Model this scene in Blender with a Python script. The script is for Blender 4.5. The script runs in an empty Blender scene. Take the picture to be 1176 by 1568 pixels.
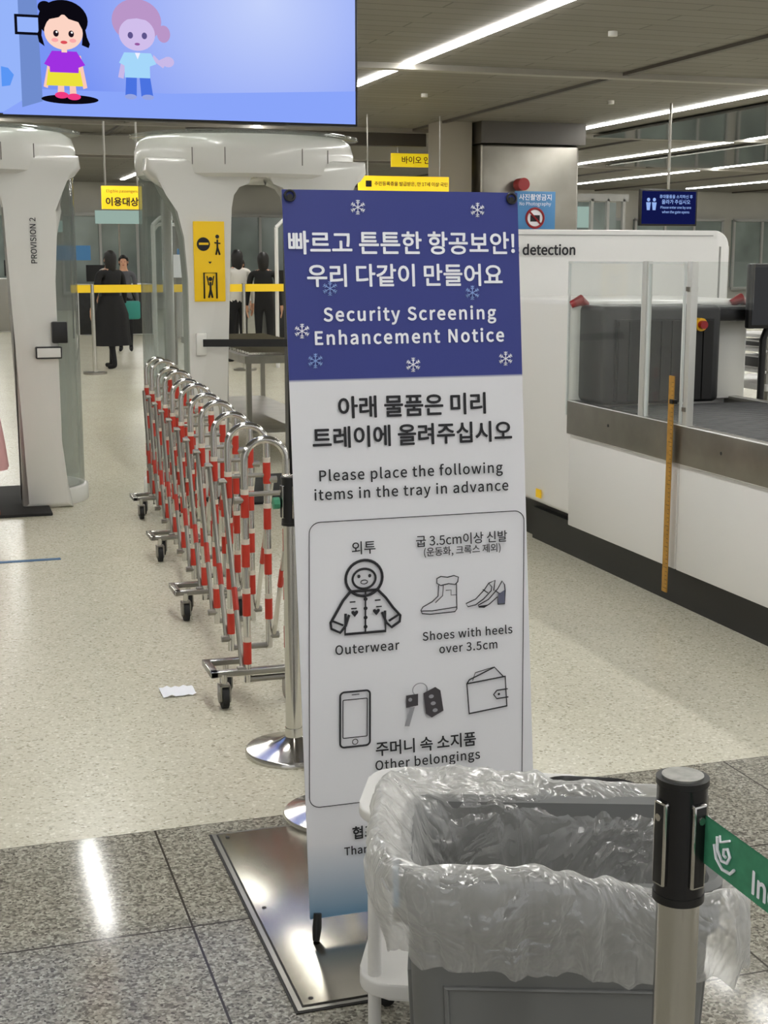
import bpy,bmesh,math,random,os
from mathutils import Vector,Matrix,noise
random.seed(7)
sc=bpy.context.scene
try: sc.view_settings.view_transform='Standard'
except Exception: pass
col=sc.collection
FONT=None
try:
    fd=os.path.join(bpy.utils.system_resource('DATAFILES'),'fonts')
    for fn in sorted(os.listdir(fd)):
        if 'CJK' in fn:
            FONT=bpy.data.fonts.load(os.path.join(fd,fn));break
except Exception: FONT=None
def C(r,g,b):
    f=lambda v:(v/255/12.92) if v/255<=.04045 else ((v/255+.055)/1.055)**2.4
    return (f(r),f(g),f(b),1)
def mat(name,rgb,rough=.5,metal=0,spec=.5,emit=0,alpha=1,coat=0,bump=0,bscale=50,var=0,vscale=8):
    m=bpy.data.materials.new(name);m.use_nodes=True
    nt=m.node_tree;b=nt.nodes["Principled BSDF"]
    c=C(*rgb);b.inputs["Base Color"].default_value=c
    b.inputs["Roughness"].default_value=rough;b.inputs["Metallic"].default_value=metal
    b.inputs["Specular IOR Level"].default_value=spec
    b.inputs["Coat Weight"].default_value=coat
    if emit:
        b.inputs["Emission Color"].default_value=c;b.inputs["Emission Strength"].default_value=emit
    b.inputs["Alpha"].default_value=alpha
    if bump or var:
        tc=nt.nodes.new("ShaderNodeTexCoord")
        n=nt.nodes.new("ShaderNodeTexNoise");n.inputs["Scale"].default_value=bscale if bump else vscale
        n.inputs["Detail"].default_value=3
        nt.links.new(tc.outputs["Object"],n.inputs["Vector"])
        if bump:
            bp_=nt.nodes.new("ShaderNodeBump");bp_.inputs["Strength"].default_value=bump;bp_.inputs["Distance"].default_value=.01
            nt.links.new(n.outputs["Fac"],bp_.inputs["Height"]);nt.links.new(bp_.outputs[0],b.inputs["Normal"])
        if var:
            r=nt.nodes.new("ShaderNodeValToRGB")
            r.color_ramp.elements[0].position=.3;r.color_ramp.elements[1].position=.7
            r.color_ramp.elements[0].color=tuple(v*(1-var) for v in c[:3])+(1,)
            r.color_ramp.elements[1].color=tuple(min(1,v*(1+var)) for v in c[:3])+(1,)
            nt.links.new(n.outputs["Fac"],r.inputs[0]);nt.links.new(r.outputs[0],b.inputs["Base Color"])
    return m
def flat(name,rgb,s=1.0):
    m=bpy.data.materials.new(name);m.use_nodes=True;nt=m.node_tree
    nt.nodes.remove(nt.nodes["Principled BSDF"])
    e=nt.nodes.new("ShaderNodeEmission");e.inputs[0].default_value=C(*rgb);e.inputs[1].default_value=s
    nt.links.new(e.outputs[0],nt.nodes["Material Output"].inputs[0]);return m
def glassy(name,rgb,op=.15,rough=.05,refl=.5):
    m=bpy.data.materials.new(name);m.use_nodes=True;nt=m.node_tree
    nt.nodes.remove(nt.nodes["Principled BSDF"])
    t=nt.nodes.new("ShaderNodeBsdfTransparent");t.inputs[0].default_value=C(*rgb)
    g=nt.nodes.new("ShaderNodeBsdfGlossy");g.inputs["Roughness"].default_value=rough
    d=nt.nodes.new("ShaderNodeBsdfDiffuse");d.inputs[0].default_value=C(*rgb)
    fr=nt.nodes.new("ShaderNodeLayerWeight");fr.inputs[0].default_value=.5
    pw_=nt.nodes.new("ShaderNodeMath");pw_.operation='POWER';pw_.inputs[1].default_value=4
    mu=nt.nodes.new("ShaderNodeMath");mu.operation='MULTIPLY_ADD';mu.inputs[1].default_value=refl;mu.inputs[2].default_value=.04
    m1=nt.nodes.new("ShaderNodeMixShader");m1.inputs[0].default_value=op
    m2=nt.nodes.new("ShaderNodeMixShader")
    L=nt.links.new;L(t.outputs[0],m1.inputs[1]);L(d.outputs[0],m1.inputs[2])
    L(fr.outputs["Facing"],pw_.inputs[0]);L(pw_.outputs[0],mu.inputs[0]);L(mu.outputs[0],m2.inputs[0])
    L(m1.outputs[0],m2.inputs[1]);L(g.outputs[0],m2.inputs[2])
    L(m2.outputs[0],nt.nodes["Material Output"].inputs[0]);return m
# ---------- mesh builder
class MB:
    def __init__(s,name): s.name=name;s.bm=bmesh.new();s.mats=[]
    def mi(s,m):
        if m not in s.mats:s.mats.append(m)
        return s.mats.index(m)
    def box(s,x0,x1,y0,y1,z0,z1,m,bev=0,seg=2):
        M=Matrix.Translation(((x0+x1)/2,(y0+y1)/2,(z0+z1)/2))@Matrix.Diagonal((abs(x1-x0),abs(y1-y0),abs(z1-z0),1))
        r=bmesh.ops.create_cube(s.bm,size=1,matrix=M);vs=r['verts']
        i=s.mi(m)
        for f in {f for v in vs for f in v.link_faces}:f.material_index=i
        if bev:
            es=list({e for v in vs for e in v.link_edges})
            bmesh.ops.bevel(s.bm,geom=es,offset=bev,segments=seg,profile=.5,affect='EDGES')
        return vs
    def obox(s,c,half,rz,m,bev=0,M2=None):
        vs0=set(s.bm.verts)
        s.box(-half[0],half[0],-half[1],half[1],-half[2],half[2],m,bev)
        new=[v for v in s.bm.verts if v not in vs0]
        M=Matrix.Translation(c)@(M2 if M2 else Matrix.Rotation(rz,4,'Z'))
        for v in new:v.co=M@v.co
    def tube(s,pts,r,m,seg=10,closed=False,cap=True):
        pts=[Vector(p) for p in pts];n=len(pts);i=s.mi(m)
        rs=r if isinstance(r,(list,tuple)) else [r]*n
        t0=(pts[1]-pts[0]).normalized()
        up=Vector((0,0,1)) if abs(t0.z)<.9 else Vector((0,1,0))
        nrm=t0.cross(up).normalized();rings=[]
        for k in range(n):
            if closed:t=(pts[(k+1)%n]-pts[k-1]).normalized()
            else:t=(pts[min(k+1,n-1)]-pts[max(k-1,0)]).normalized()
            nrm=(nrm-t*nrm.dot(t)).normalized();b=t.cross(nrm)
            rings.append([s.bm.verts.new(pts[k]+(nrm*math.cos(2*math.pi*j/seg)+b*math.sin(2*math.pi*j/seg))*rs[k]) for j in range(seg)])
        rng=range(n if closed else n-1)
        for k in rng:
            a,b2=rings[k],rings[(k+1)%n]
            for j in range(seg):
                f=s.bm.faces.new((a[j],a[(j+1)%seg],b2[(j+1)%seg],b2[j]));f.material_index=i
        if cap and not closed:
            f=s.bm.faces.new(rings[0][::-1]);f.material_index=i
            f=s.bm.faces.new(rings[-1]);f.material_index=i
    def prism(s,pts,axis,a0,a1,m,bev=0):
        def P(u,v,a):
            return {'x':(a,u,v),'y':(u,a,v),'z':(u,v,a)}[axis]
        i=s.mi(m)
        A=[s.bm.verts.new(P(u,v,a0)) for u,v in pts];B=[s.bm.verts.new(P(u,v,a1)) for u,v in pts]
        fs=[s.bm.faces.new(A),s.bm.faces.new(B[::-1])];n=len(pts)
        for k in range(n):fs.append(s.bm.faces.new((A[k],B[k],B[(k+1)%n],A[(k+1)%n])))
        for f in fs:f.material_index=i
        if bev:
            es=list({e for f in fs[:2] for e in f.edges})
            bmesh.ops.bevel(s.bm,geom=es,offset=bev,segments=3,profile=.5,affect='EDGES')
    def grid(s,rows,m,closed=False):
        i=s.mi(m);V=[[s.bm.verts.new(p) for p in r] for r in rows];n=len(rows[0])
        for a in range(len(rows)-1):
            for j in range(n if closed else n-1):
                f=s.bm.faces.new((V[a][j],V[a][(j+1)%n],V[a+1][(j+1)%n],V[a+1][j]));f.material_index=i
        return V
    def loft(s,rows,m,cb=True,ct=True):
        V=s.grid(rows,m,True);i=s.mi(m)
        if cb:f=s.bm.faces.new(V[0][::-1]);f.material_index=i
        if ct:f=s.bm.faces.new(V[-1]);f.material_index=i
    def sphere(s,c,r,m,sc3=(1,1,1),sub=2):
        M=Matrix.Translation(c)@Matrix.Diagonal((r*sc3[0],r*sc3[1],r*sc3[2],1))
        q=bmesh.ops.create_icosphere(s.bm,subdivisions=sub,radius=1,matrix=M);i=s.mi(m)
        for f in {f for v in q['verts'] for f in v.link_faces}:f.material_index=i
    def ngon(s,pts,m):
        f=s.bm.faces.new([s.bm.verts.new(p) for p in pts]);f.material_index=s.mi(m)
    def done(s,parent=None,recalc=True,ang=40):
        if recalc:bmesh.ops.recalc_face_normals(s.bm,faces=s.bm.faces[:])
        for f in s.bm.faces:f.smooth=True
        for e in s.bm.edges:
            if len(e.link_faces)==2:
                if e.calc_face_angle(0)>math.radians(ang):e.smooth=False
        me=bpy.data.meshes.new(s.name);s.bm.to_mesh(me);s.bm.free()
        for m in s.mats:me.materials.append(m)
        o=bpy.data.objects.new(s.name,me);col.objects.link(o)
        if parent:o.parent=parent
        return o
def empty(name,loc=(0,0,0),rot=(0,0,0)):
    e=bpy.data.objects.new(name,None);e.location=loc;e.rotation_euler=rot;e.empty_display_size=.1;col.objects.link(e);return e
def text(name,body,width,loc,rot,m,parent=None,bold=.0,height=None,sp=1.0):
    t=bpy.data.curves.new(name,"FONT");t.body=body;t.size=1;t.align_x='CENTER';t.align_y='CENTER';t.resolution_u=4
    t.space_character=sp
    if FONT:t.font=FONT
    o=bpy.data.objects.new(name,t);col.objects.link(o);bpy.context.view_layer.update()
    dg=bpy.context.evaluated_depsgraph_get()
    me=bpy.data.meshes.new_from_object(o.evaluated_get(dg));me.name=name
    bpy.data.objects.remove(o);bpy.data.curves.remove(t)
    if bold>0:
        # heavier strokes: the same glyph outlines laid over each other with small offsets
        co_=[v.co.copy() for v in me.vertices];fs=[tuple(p.vertices) for p in me.polygons];n0=len(co_);V=[];F=[]
        offs=[(0,0),(bold,0),(-bold,0),(0,bold),(0,-bold),(bold*.7,bold*.7),(-bold*.7,bold*.7),(bold*.7,-bold*.7),(-bold*.7,-bold*.7)]
        for k,(dx,dy) in enumerate(offs):
            V+=[(c.x+dx,c.y+dy,k*1e-3) for c in co_];F+=[tuple(i+n0*k for i in f) for f in fs]
        m2=bpy.data.meshes.new(name);m2.from_pydata(V,[],F);bpy.data.meshes.remove(me);me=m2
    ys=[v.co.y for v in me.vertices];cy=(max(ys)+min(ys))/2
    xs=[v.co.x for v in me.vertices];cx=(max(xs)+min(xs))/2
    s=width/(max(xs)-min(xs));sy=s if height is None else height/(max(ys)-min(ys))
    for v in me.vertices:v.co=Vector(((v.co.x-cx)*s,(v.co.y-cy)*sy,v.co.z*.05))
    me.materials.clear();me.materials.append(m)
    ob=bpy.data.objects.new(name,me);col.objects.link(ob);ob.location=loc;ob.rotation_euler=rot
    if parent:ob.parent=parent
    return ob
def ell(cx,cy,rx,ry,n=32,a0=0,a1=2*math.pi):
    full=abs(a1-a0-2*math.pi)<1e-6
    return [(cx+rx*math.cos(a0+(a1-a0)*k/(n if full else n-1)),cy+ry*math.sin(a0+(a1-a0)*k/(n if full else n-1))) for k in range(n)]
def rrect(hx,hy,r,n=8,cx=0,cy=0):
    P=[]
    for k,(sx,sy) in enumerate(((1,1),(-1,1),(-1,-1),(1,-1))):
        for j in range(n+1):
            a=math.pi/2*(k+j/n);P.append((cx+sx*(hx-r)+r*math.cos(a),cy+sy*(hy-r)+r*math.sin(a)))
    return P
# ---------- materials
white=mat("white_paint",(232,231,228),.35,spec=.4,coat=.2)
cream=mat("cream_gloss_plastic",(230,229,223),.25,coat=.4)
black=mat("black_plastic",(18,18,19),.4)
blackr=mat("black_rubber",(22,22,22),.7)
darkg=mat("dark_grey_panel",(38,39,40),.45,var=.2)
chrome=mat("polished_chrome",(205,203,198),.16,1)
steel=mat("brushed_steel",(150,147,140),.35,1,var=.12,vscale=6)
steel2=mat("stainless_cladding",(150,146,138),.4,1,var=.15,vscale=1.5)
redt=mat("red_tape",(190,50,32),.4)
redl=mat("red_indicator",(150,20,25),.3)
whitet=mat("white_tape",(215,205,190),.4)
yellow=mat("yellow_sign_board",(245,200,20),.5,emit=.12)
ink=mat("ink_black",(22,22,28),.6)
inkb=mat("ink_blue_grey",(95,98,118),.6)
wht=mat("print_white",(238,240,246),.6,emit=.06)
snow=mat("snowflake_print",(150,180,235),.6)
plexi=glassy("plexiglass",(240,243,241),.06,refl=.35)
plexi2=glassy("tinted_curved_glass",(212,217,215),.14)
edge=mat("acrylic_edge",(215,220,218),.3)
wood=mat("wooden_rule",(175,130,50),.5,var=.15,vscale=30)
# ---------- room
def node_floor(kind):
    m=bpy.data.materials.new(kind);m.use_nodes=True;nt=m.node_tree;N=nt.nodes.new;L=nt.links.new
    b=nt.nodes["Principled BSDF"];tc=N("ShaderNodeTexCoord")
    v=N("ShaderNodeTexVoronoi");L(tc.outputs["Object"],v.inputs["Vector"])
    sep=N("ShaderNodeSeparateColor");L(v.outputs["Color"],sep.inputs[0])
    r=N("ShaderNodeValToRGB");L(sep.outputs[0],r.inputs[0]);e=r.color_ramp.elements
    nz=N("ShaderNodeTexNoise");L(tc.outputs["Object"],nz.inputs["Vector"])
    if kind=="granite_tile":
        v.inputs["Scale"].default_value=145
        nz.inputs["Scale"].default_value=230
        e[0].position=.0;e[0].color=C(92,89,81);e[1].position=1;e[1].color=C(188,184,170)
        for p_,c in ((.2,(120,116,106)),(.5,(146,142,131)),(.78,(166,162,149))):
            q=e.new(p_);q.color=C(*c)
        b.inputs["Roughness"].default_value=.09;gx,gy,pt,gw=.54,3.90,.63,.006
        b.inputs["Specular IOR Level"].default_value=.15
        gc=C(66,62,56)
    else:
        v.inputs["Scale"].default_value=120
        nz.inputs["Scale"].default_value=1.2
        e[0].position=.0;e[0].color=C(166,160,140);e[1].position=1;e[1].color=C(230,227,212)
        for p_,c in ((.10,(195,190,170)),(.3,(206,202,183)),(.9,(212,208,189))):
            q=e.new(p_);q.color=C(*c)
        b.inputs["Roughness"].default_value=.27;gx,gy,pt,gw=.54,3.90,7.0,.0
        gc=C(150,140,120)
    mix=N("ShaderNodeMix");mix.data_type='RGBA';mix.blend_type='MULTIPLY';mix.inputs[0].default_value=.32 if kind=="granite_tile" else .10
    L(r.outputs[0],mix.inputs[6])
    r2=N("ShaderNodeValToRGB");r2.color_ramp.elements[0].color=(.55,.55,.55,1);r2.color_ramp.elements[1].color=(1,1,1,1)
    r2.color_ramp.elements[0].position=.35;r2.color_ramp.elements[1].position=.6
    L(nz.outputs["Fac"],r2.inputs[0]);L(r2.outputs[0],mix.inputs[7])
    outc=mix.outputs[2]
    if gw:
        sx=N("ShaderNodeSeparateXYZ");L(tc.outputs["Object"],sx.inputs[0]);ms=[]
        for ax,g0 in ((0,gx),(1,gy)):
            a=N("ShaderNodeMath");a.operation='SUBTRACT';L(sx.outputs[ax],a.inputs[0]);a.inputs[1].default_value=g0-gw/2-63
            d=N("ShaderNodeMath");d.operation='MODULO';L(a.outputs[0],d.inputs[0]);d.inputs[1].default_value=pt
            l=N("ShaderNodeMath");l.operation='LESS_THAN';L(d.outputs[0],l.inputs[0]);l.inputs[1].default_value=gw;ms.append(l)
        mx=N("ShaderNodeMath");mx.operation='MAXIMUM';L(ms[0].outputs[0],mx.inputs[0]);L(ms[1].outputs[0],mx.inputs[1])
        m3=N("ShaderNodeMix");m3.data_type='RGBA';L(mx.outputs[0],m3.inputs[0]);L(outc,m3.inputs[6]);m3.inputs[7].default_value=gc
        outc=m3.outputs[2]
    L(outc,b.inputs["Base Color"]);return m
gran=node_floor("granite_tile");terr=node_floor("terrazzo")
b=MB("floor")
for y0,y1,m in ((-6,3.9,gran),(3.9,46,terr)):
    b.ngon([(-8,y0,0),(36,y0,0),(36,y1,0),(-8,y1,0)],m)
b.done(recalc=False)
# ceiling
cm=bpy.data.materials.new("ceiling_metal_panels");cm.use_nodes=True;nt=cm.node_tree;N=nt.nodes.new;L=nt.links.new
bs=nt.nodes["Principled BSDF"];tc=N("ShaderNodeTexCoord");br=N("ShaderNodeTexBrick");L(tc.outputs["Object"],br.inputs["Vector"])
br.inputs["Scale"].default_value=1;br.inputs["Brick Width"].default_value=2.4;br.inputs["Row Height"].default_value=.3;br.inputs["Mortar Size"].default_value=.012
br.inputs["Color1"].default_value=C(115,111,103);br.inputs["Color2"].default_value=C(123,119,111);br.inputs["Mortar"].default_value=C(84,80,74)
L(br.outputs["Color"],bs.inputs["Base Color"]);bs.inputs["Roughness"].default_value=.6
b=MB("ceiling");b.ngon([(-8,-6,4.0),(-8,46,4.0),(36,46,4.0),(36,-6,4.0)],cm);b.done(recalc=False)
wallm=mat("wall_beige",(170,168,160),.7,var=.08,vscale=.6)
wallg=mat("far_glass",(122,133,129),.15,spec=.8,var=.45,vscale=.5)
frame=mat("window_frame",(158,158,154),.5)
b=MB("wall_back");b.box(-8,36,46,46.2,0,4,wallm)
b.done()
for k in range(10):
    x=-4+k*4
    b=MB("window_%d"%(k+1));b.box(x,x+3.6,45.9,45.99,.6,3.0,wallg)
    for j in range(4):b.box(x+j*1.17,x+j*1.17+.08,45.82,45.9,.6,3.0,frame)
    b.box(x,x+3.6,45.82,45.9,.5,.6,frame);b.box(x,x+3.6,45.82,45.9,2.95,3.05,frame);b.done()
b=MB("wall_left");b.box(-8.2,-8,-6,46,0,4,wallm);b.done()
b=MB("wall_right");b.box(36,36.2,-6,46,0,4,wallm);b.done()
# ceiling light strips
em=flat("led_strip",(253,252,248),38)
b=MB("ceiling_light_strips");tr=mat("strip_trim",(150,146,138),.5)
for x,segs in ((-3.6,[(-5,44)]),(1.16,[(-5,9.7),(10.36,11.3),(11.42,16),(17,22),(24,27),(31,44)]),(5.72,[(-5,31),(33,44)]),(11.6,[(-5,29)]),(15.8,[(2,44)]),(20,[(2,44)]),(25,[(2,44)]),(31,[(2,44)])):
    for y0,y1 in segs:b.box(x-.055,x+.055,y0,y1,3.975,3.995,em)
b.done()
b=MB("trim_1");td=mat("trim_dark",(75,70,64),.5)
for y in (8.6,17,25.4,33.8):
    b.box(-8,36,y,y+.18,3.93,4.0,tr)
for x in (3.4,8.7,13.7,18,22.5,28):
    b.box(x-.04,x+.04,-6,46,3.96,4.0,td)
b.done()
mir=mat("ceiling_mirror_panel",(120,120,115),.08,1)
b=MB("ceiling_mirror_panels");b.box(12.3,15.3,17.3,25.3,3.93,3.97,mir)
b.box(16.4,19.4,17.3,33,3.93,3.97,mir)
b.done()
b=MB("ceiling_sprinklers")
for x,y in ((3,12),(7,14),(7,20),(10,13),(10,20),(4.6,11.5),(14.2,14)):
    b.tube([(x,y,4.0),(x,y,3.95)],.05,white,12)
b.done()
# ---------- hanging screen
scr=empty("hanging_display_screen",(0,8,0))
b=MB("housing");b.box(-.02,2.395,.0,.09,2.392,3.66,black,.006);
for x in (.5,1.9):b.tube([(x,.05,3.66),(x,.05,4.0)],.025,steel)
b.done(scr)
gm=bpy.data.materials.new("screen_image");gm.use_nodes=True;nt=gm.node_tree;N=nt.nodes.new;L=nt.links.new
nt.nodes.remove(nt.nodes["Principled BSDF"]);e=N("ShaderNodeEmission");tc=N("ShaderNodeTexCoord");mp=N("ShaderNodeMapping")
L(tc.outputs["Object"],mp.inputs[0]);mp.inputs["Location"].default_value=(-1.85*1.0/1.15,0,-3.05/1.0);mp.inputs["Scale"].default_value=(1/1.15,1,1/1.0)
g=N("ShaderNodeTexGradient");g.gradient_type='SPHERICAL';L(mp.outputs[0],g.inputs[0]);r=N("ShaderNodeValToRGB");L(g.outputs[1],r.inputs[0])
r.color_ramp.elements[0].color=C(120,148,244);r.color_ramp.elements[1].color=C(196,210,252)
L(r.outputs[0],e.inputs[0]);e.inputs[1].default_value=1.0;L(e.outputs[0],nt.nodes["Material Output"].inputs[0])
def SX(px,py):return (.42+px*.00361,2.405+(181-py)*.00345)
b=MB("image_panel");b.ngon([(0,-.002,2.41),(2.38,-.002,2.41),(2.38,-.002,3.645),(0,-.002,3.645)],gm);b.done(scr,recalc=False)
_l=[0]
art=MB("cartoon_graphic");lay={}
def sm(rgb):
    if rgb not in lay:lay[rgb]=flat("pix_%d_%d_%d"%rgb,rgb,1)
    return lay[rgb]
def SP(pts,rgb):
    _l[0]+=1;y=-.003-_l[0]*.0003
    q=[SX(*p) for p in pts];art.ngon([(x,y,z) for x,z in q],sm(rgb))
SP([(0,181),(543,181),(543,128),(250,142),(0,142)],(138,165,250))
SP([(-110,178),(0,178),(28,160),(28,-160),(-110,-160)],(150,180,250))
SP([(28,170),(58,160),(52,-160),(28,-160)],(112,140,205))
SP([(0,110),(10,112),(18,122),(12,138),(0,140)],(90,150,245))
SP([(22,32),(60,32),(60,62),(22,62)],(15,15,25));SP([(26,36),(56,36),(56,58),(26,58)],(150,180,250))
SP(ell(98,156,42,7),(12,10,18))
SP([(82,120),(90,120),(90,150),(80,150)],(250,200,185));SP([(98,120),(106,120),(108,150),(98,150)],(250,200,185))
SP(ell(86,150,10,5),(240,60,130));SP(ell(104,152,10,5),(240,60,130))
SP([(70,90),(78,90),(66,140),(60,138)],(250,200,185));SP([(108,90),(116,90),(124,138),(118,140)],(250,200,185))
SP([(68,112),(114,112),(118,136),(64,136)],(235,225,60))
SP([(74,84),(110,84),(122,104),(112,108),(112,116),(70,116),(70,108),(62,104)],(160,50,225))
SP([(62,40),(60,62),(64,78),(56,72),(54,60)],(12,10,18));SP([(122,40),(126,62),(130,72),(128,78),(118,74)],(12,10,18))
SP(ell(92,38,36,30),(12,10,18));SP(ell(66,20,10,9),(12,10,18))
SP(ell(92,56,28,26),(252,212,196))
SP([(64,52),(70,38),(86,34),(92,28),(100,36),(114,40),(121,54),(122,30),(92,12),(62,30)],(12,10,18))
for x in (81,103):
    SP(ell(x,58,4,5),(30,20,30));SP(ell(x+1,56,1.5,1.5),(255,255,255));SP(ell(x-2 if x<90 else x+2,68,5,3),(250,170,170))
SP(ell(92,71,5,2.5),(220,80,90));
SP([(88,78),(96,78),(96,86),(88,86)],(252,212,196))
SP([(182,118),(198,118),(197,148),(180,148)],(75,115,225));SP([(202,118),(218,118),(222,148),(204,148)],(75,115,225))
SP(ell(188,149,9,4),(150,165,225));SP(ell(214,149,9,4),(150,165,225))
SP([(222,92),(238,104),(246,92),(240,88),(232,92),(224,84)],(200,185,232));SP(ell(246,94,9,8),(200,185,232))
SP([(176,92),(184,90),(178,122),(170,120)],(200,185,232))
SP([(180,82),(220,82),(228,98),(218,102),(218,120),(180,120),(180,102),(172,98)],(165,215,250))
SP([(196,82),(204,82),(200,92)],(240,240,255))
SP(ell(240,52,10,13),(185,150,200));SP(ell(200,34,37,33),(185,150,200))
SP(ell(200,54,27,25),(208,190,235));SP([(172,52),(176,34),(200,30),(224,34),(228,52),(230,26),(200,6),(170,26)],(185,150,200))
for x in (190,211):SP(ell(x,56,4,5),(95,85,140))
SP(ell(200,69,4,2),(150,90,160))
art.done(scr,recalc=False)
# ---------- body scanners
tabl=mat("black_mat",(30,29,28),.8)
seam=mat("panel_seam",(120,118,112),.6)
def bodyscanner(cx,cy,ma,mb,text_side,rx=.8):
    E=empty("body_scanner_portal",(cx,cy,0))
    ry=.55
    b=MB("canopy_ring");rows=[]
    for s,z in ((.86,2.20),(.93,2.18),(.985,2.205),(1.0,2.27),(1.0,2.36),(.97,2.43),(.90,2.465),(.4,2.47)):
        rows.append([(rx*s*math.cos(a),ry*s*math.sin(a),z) for a in [2*math.pi*k/64 for k in range(64)]])
    b.loft(rows,cream)
    for a in (-2.2,-1.9,-1.2,-.9):
        b.tube([(rx*1.002*math.cos(a),ry*1.002*math.sin(a),2.26),(rx*1.002*math.cos(a),ry*1.002*math.sin(a),2.37)],.003,seam,6)
    b.done(E)
    b=MB("canopy_clear_disc");rows=[[((rx+.035)*s*math.cos(a),(ry+.035)*s*math.sin(a),z) for a in [2*math.pi*k/64 for k in range(64)]] for s,z in((.9,2.474),(1,2.46),(1,2.475),(.9,2.49))]
    b.loft(rows,plexi);b.done(E)
    for sgn,(i0,o0) in ((-1,ma),(1,mb)):
        S=lambda v:sgn*v
        q=rx/.8
        P=[(S(i0),0),(S(i0),1.98),(S(i0-.02),2.08),(S(i0-.07),2.15),(S(i0-.15),2.18),(S(.02),2.19),(S(.02),2.30),(S(.78*q),2.30),(S(.79*q),2.22),(S(.75*q),2.17),(S(.70*q),2.14),(S(.62*q),2.08),(S(o0+.06),1.95),(S(o0+.02),1.78),(S(o0),1.5),(S(o0-.0),.45),(S(o0+.02),.25),(S(o0+.06),0)]
        b=MB("mast");
        b.prism([p for p in P],'y',-.44,-.2,cream,.04)
        b.box(S(i0)-.0,S(i0)+sgn*.02,-.38,-.2,.05,2.0,steel)
        b.done(E)
        b=MB("curved_glass")
        a0=math.acos(min(1,(o0)/(.78*q)));angs=[-a0+(2*a0)*k/24 for k in range(25)]
        pts=lambda z,k=1:[(sgn*.78*q*k*math.cos(a),.53*k*math.sin(a),z) for a in angs]
        b.grid([pts(.1),pts(2.2)],plexi2)
        b.grid([pts(.0,1.03),pts(.1,1.03),pts(.11,1.0),pts(.11,.96),pts(0,.96)],cream)
        b.tube([(sgn*.78*q*math.cos(a0),.53*math.sin(a0),0),(sgn*.78*q*math.cos(a0),.53*math.sin(a0),2.2)],.04,cream,12)
        b.done(E,recalc=False)
    b=MB("floor_mat");b.box(-.42,.5,-.72,.5,0.001,.02,tabl,.005);b.done(E)
    b=MB("inner_panel")
    if text_side=='c':b.box(.215,.255,-.3,-.2,.02,2.2,black)
    else:b.box(-.3,-.25,.3,.4,.02,2.2,darkg)
    b.done(E)
    return E
A=bodyscanner(.18,9.93,(.33,.6),(.33,.6),'l')
Bs=bodyscanner(2.15,9.93,(.235,.50),(.255,.50),'c',.77)
text("mast_lettering","PROVISION 2",.29,(.47,-.447,1.76),(math.pi/2,-math.pi/2,0),ink,A,.004)
b=MB("belt_clip");b.box(.56,.66,-.5,-.435,1.1,1.24,black,.01);b.box(.45,.62,-.5,-.435,1.0,1.08,cream,.01);b.done(A)
b=MB("belt_clip");b.box(-.46,-.39,-.48,-.435,1.0,1.15,cream,.008);b.done(Bs)
SE=empty("instruction_sign",(2.14,9.93,0))
b=MB("board")
b.box(-.45,-.24,-.455,-.44,1.36,1.89,yellow,.004);b.done(SE)
b=MB("sign_pictograms");y=-.458
def cir(cx,cz,r,m,yy=y,n=20):b.ngon([(x,yy,z) for x,z in ell(cx,cz,r,r,n)],m)
cir(-.385,1.74,.045,ink);b.ngon([(-.415,y-.001,1.735),(-.35,y-.001,1.735),(-.35,y-.001,1.75),(-.415,y-.001,1.75)],yellow)
cir(-.29,1.79,.013,ink);b.tube([(-.29,y,1.77),(-.29,y,1.72),(-.30,y,1.67)],.006,ink,6);b.tube([(-.29,y,1.72),(-.275,y,1.67)],.006,ink,6);b.tube([(-.31,y,1.75),(-.27,y,1.745)],.005,ink,6)
b.tube([(-.385,y,1.38),(-.385,y,1.55),(-.30,y,1.55),(-.30,y,1.38)],.006,ink,6)
cir(-.3425,1.51,.014,ink);b.tube([(-.3425,y,1.49),(-.3425,y,1.44),(-.355,y,1.385)],.007,ink,6);b.tube([(-.3425,y,1.44),(-.33,y,1.385)],.007,ink,6)
b.tube([(-.365,y,1.53),(-.355,y,1.47),(-.33,y,1.47),(-.32,y,1.53)],.004,ink,6)
b.ngon([(-.355,y,1.625),(-.33,y,1.625),(-.3425,y,1.61)],ink)
b.done(SE,recalc=False)
SE.parent=Bs;SE.location=(-.01,0,0)
# floor tape
b=MB("floor_tape");b.box(-.3,.61,7.81,7.86,.0005,.0025,mat("blue_tape",(70,110,150),.5));b.done()
b=MB("crumpled_paper")
b.grid([[(.76+.016*j,5.14+.03*i,.004+.018*abs(noise.noise((i*1.3,j*1.7,3)))) for j in range(9)] for i in range(5)],wht);b.done(recalc=False)
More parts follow.
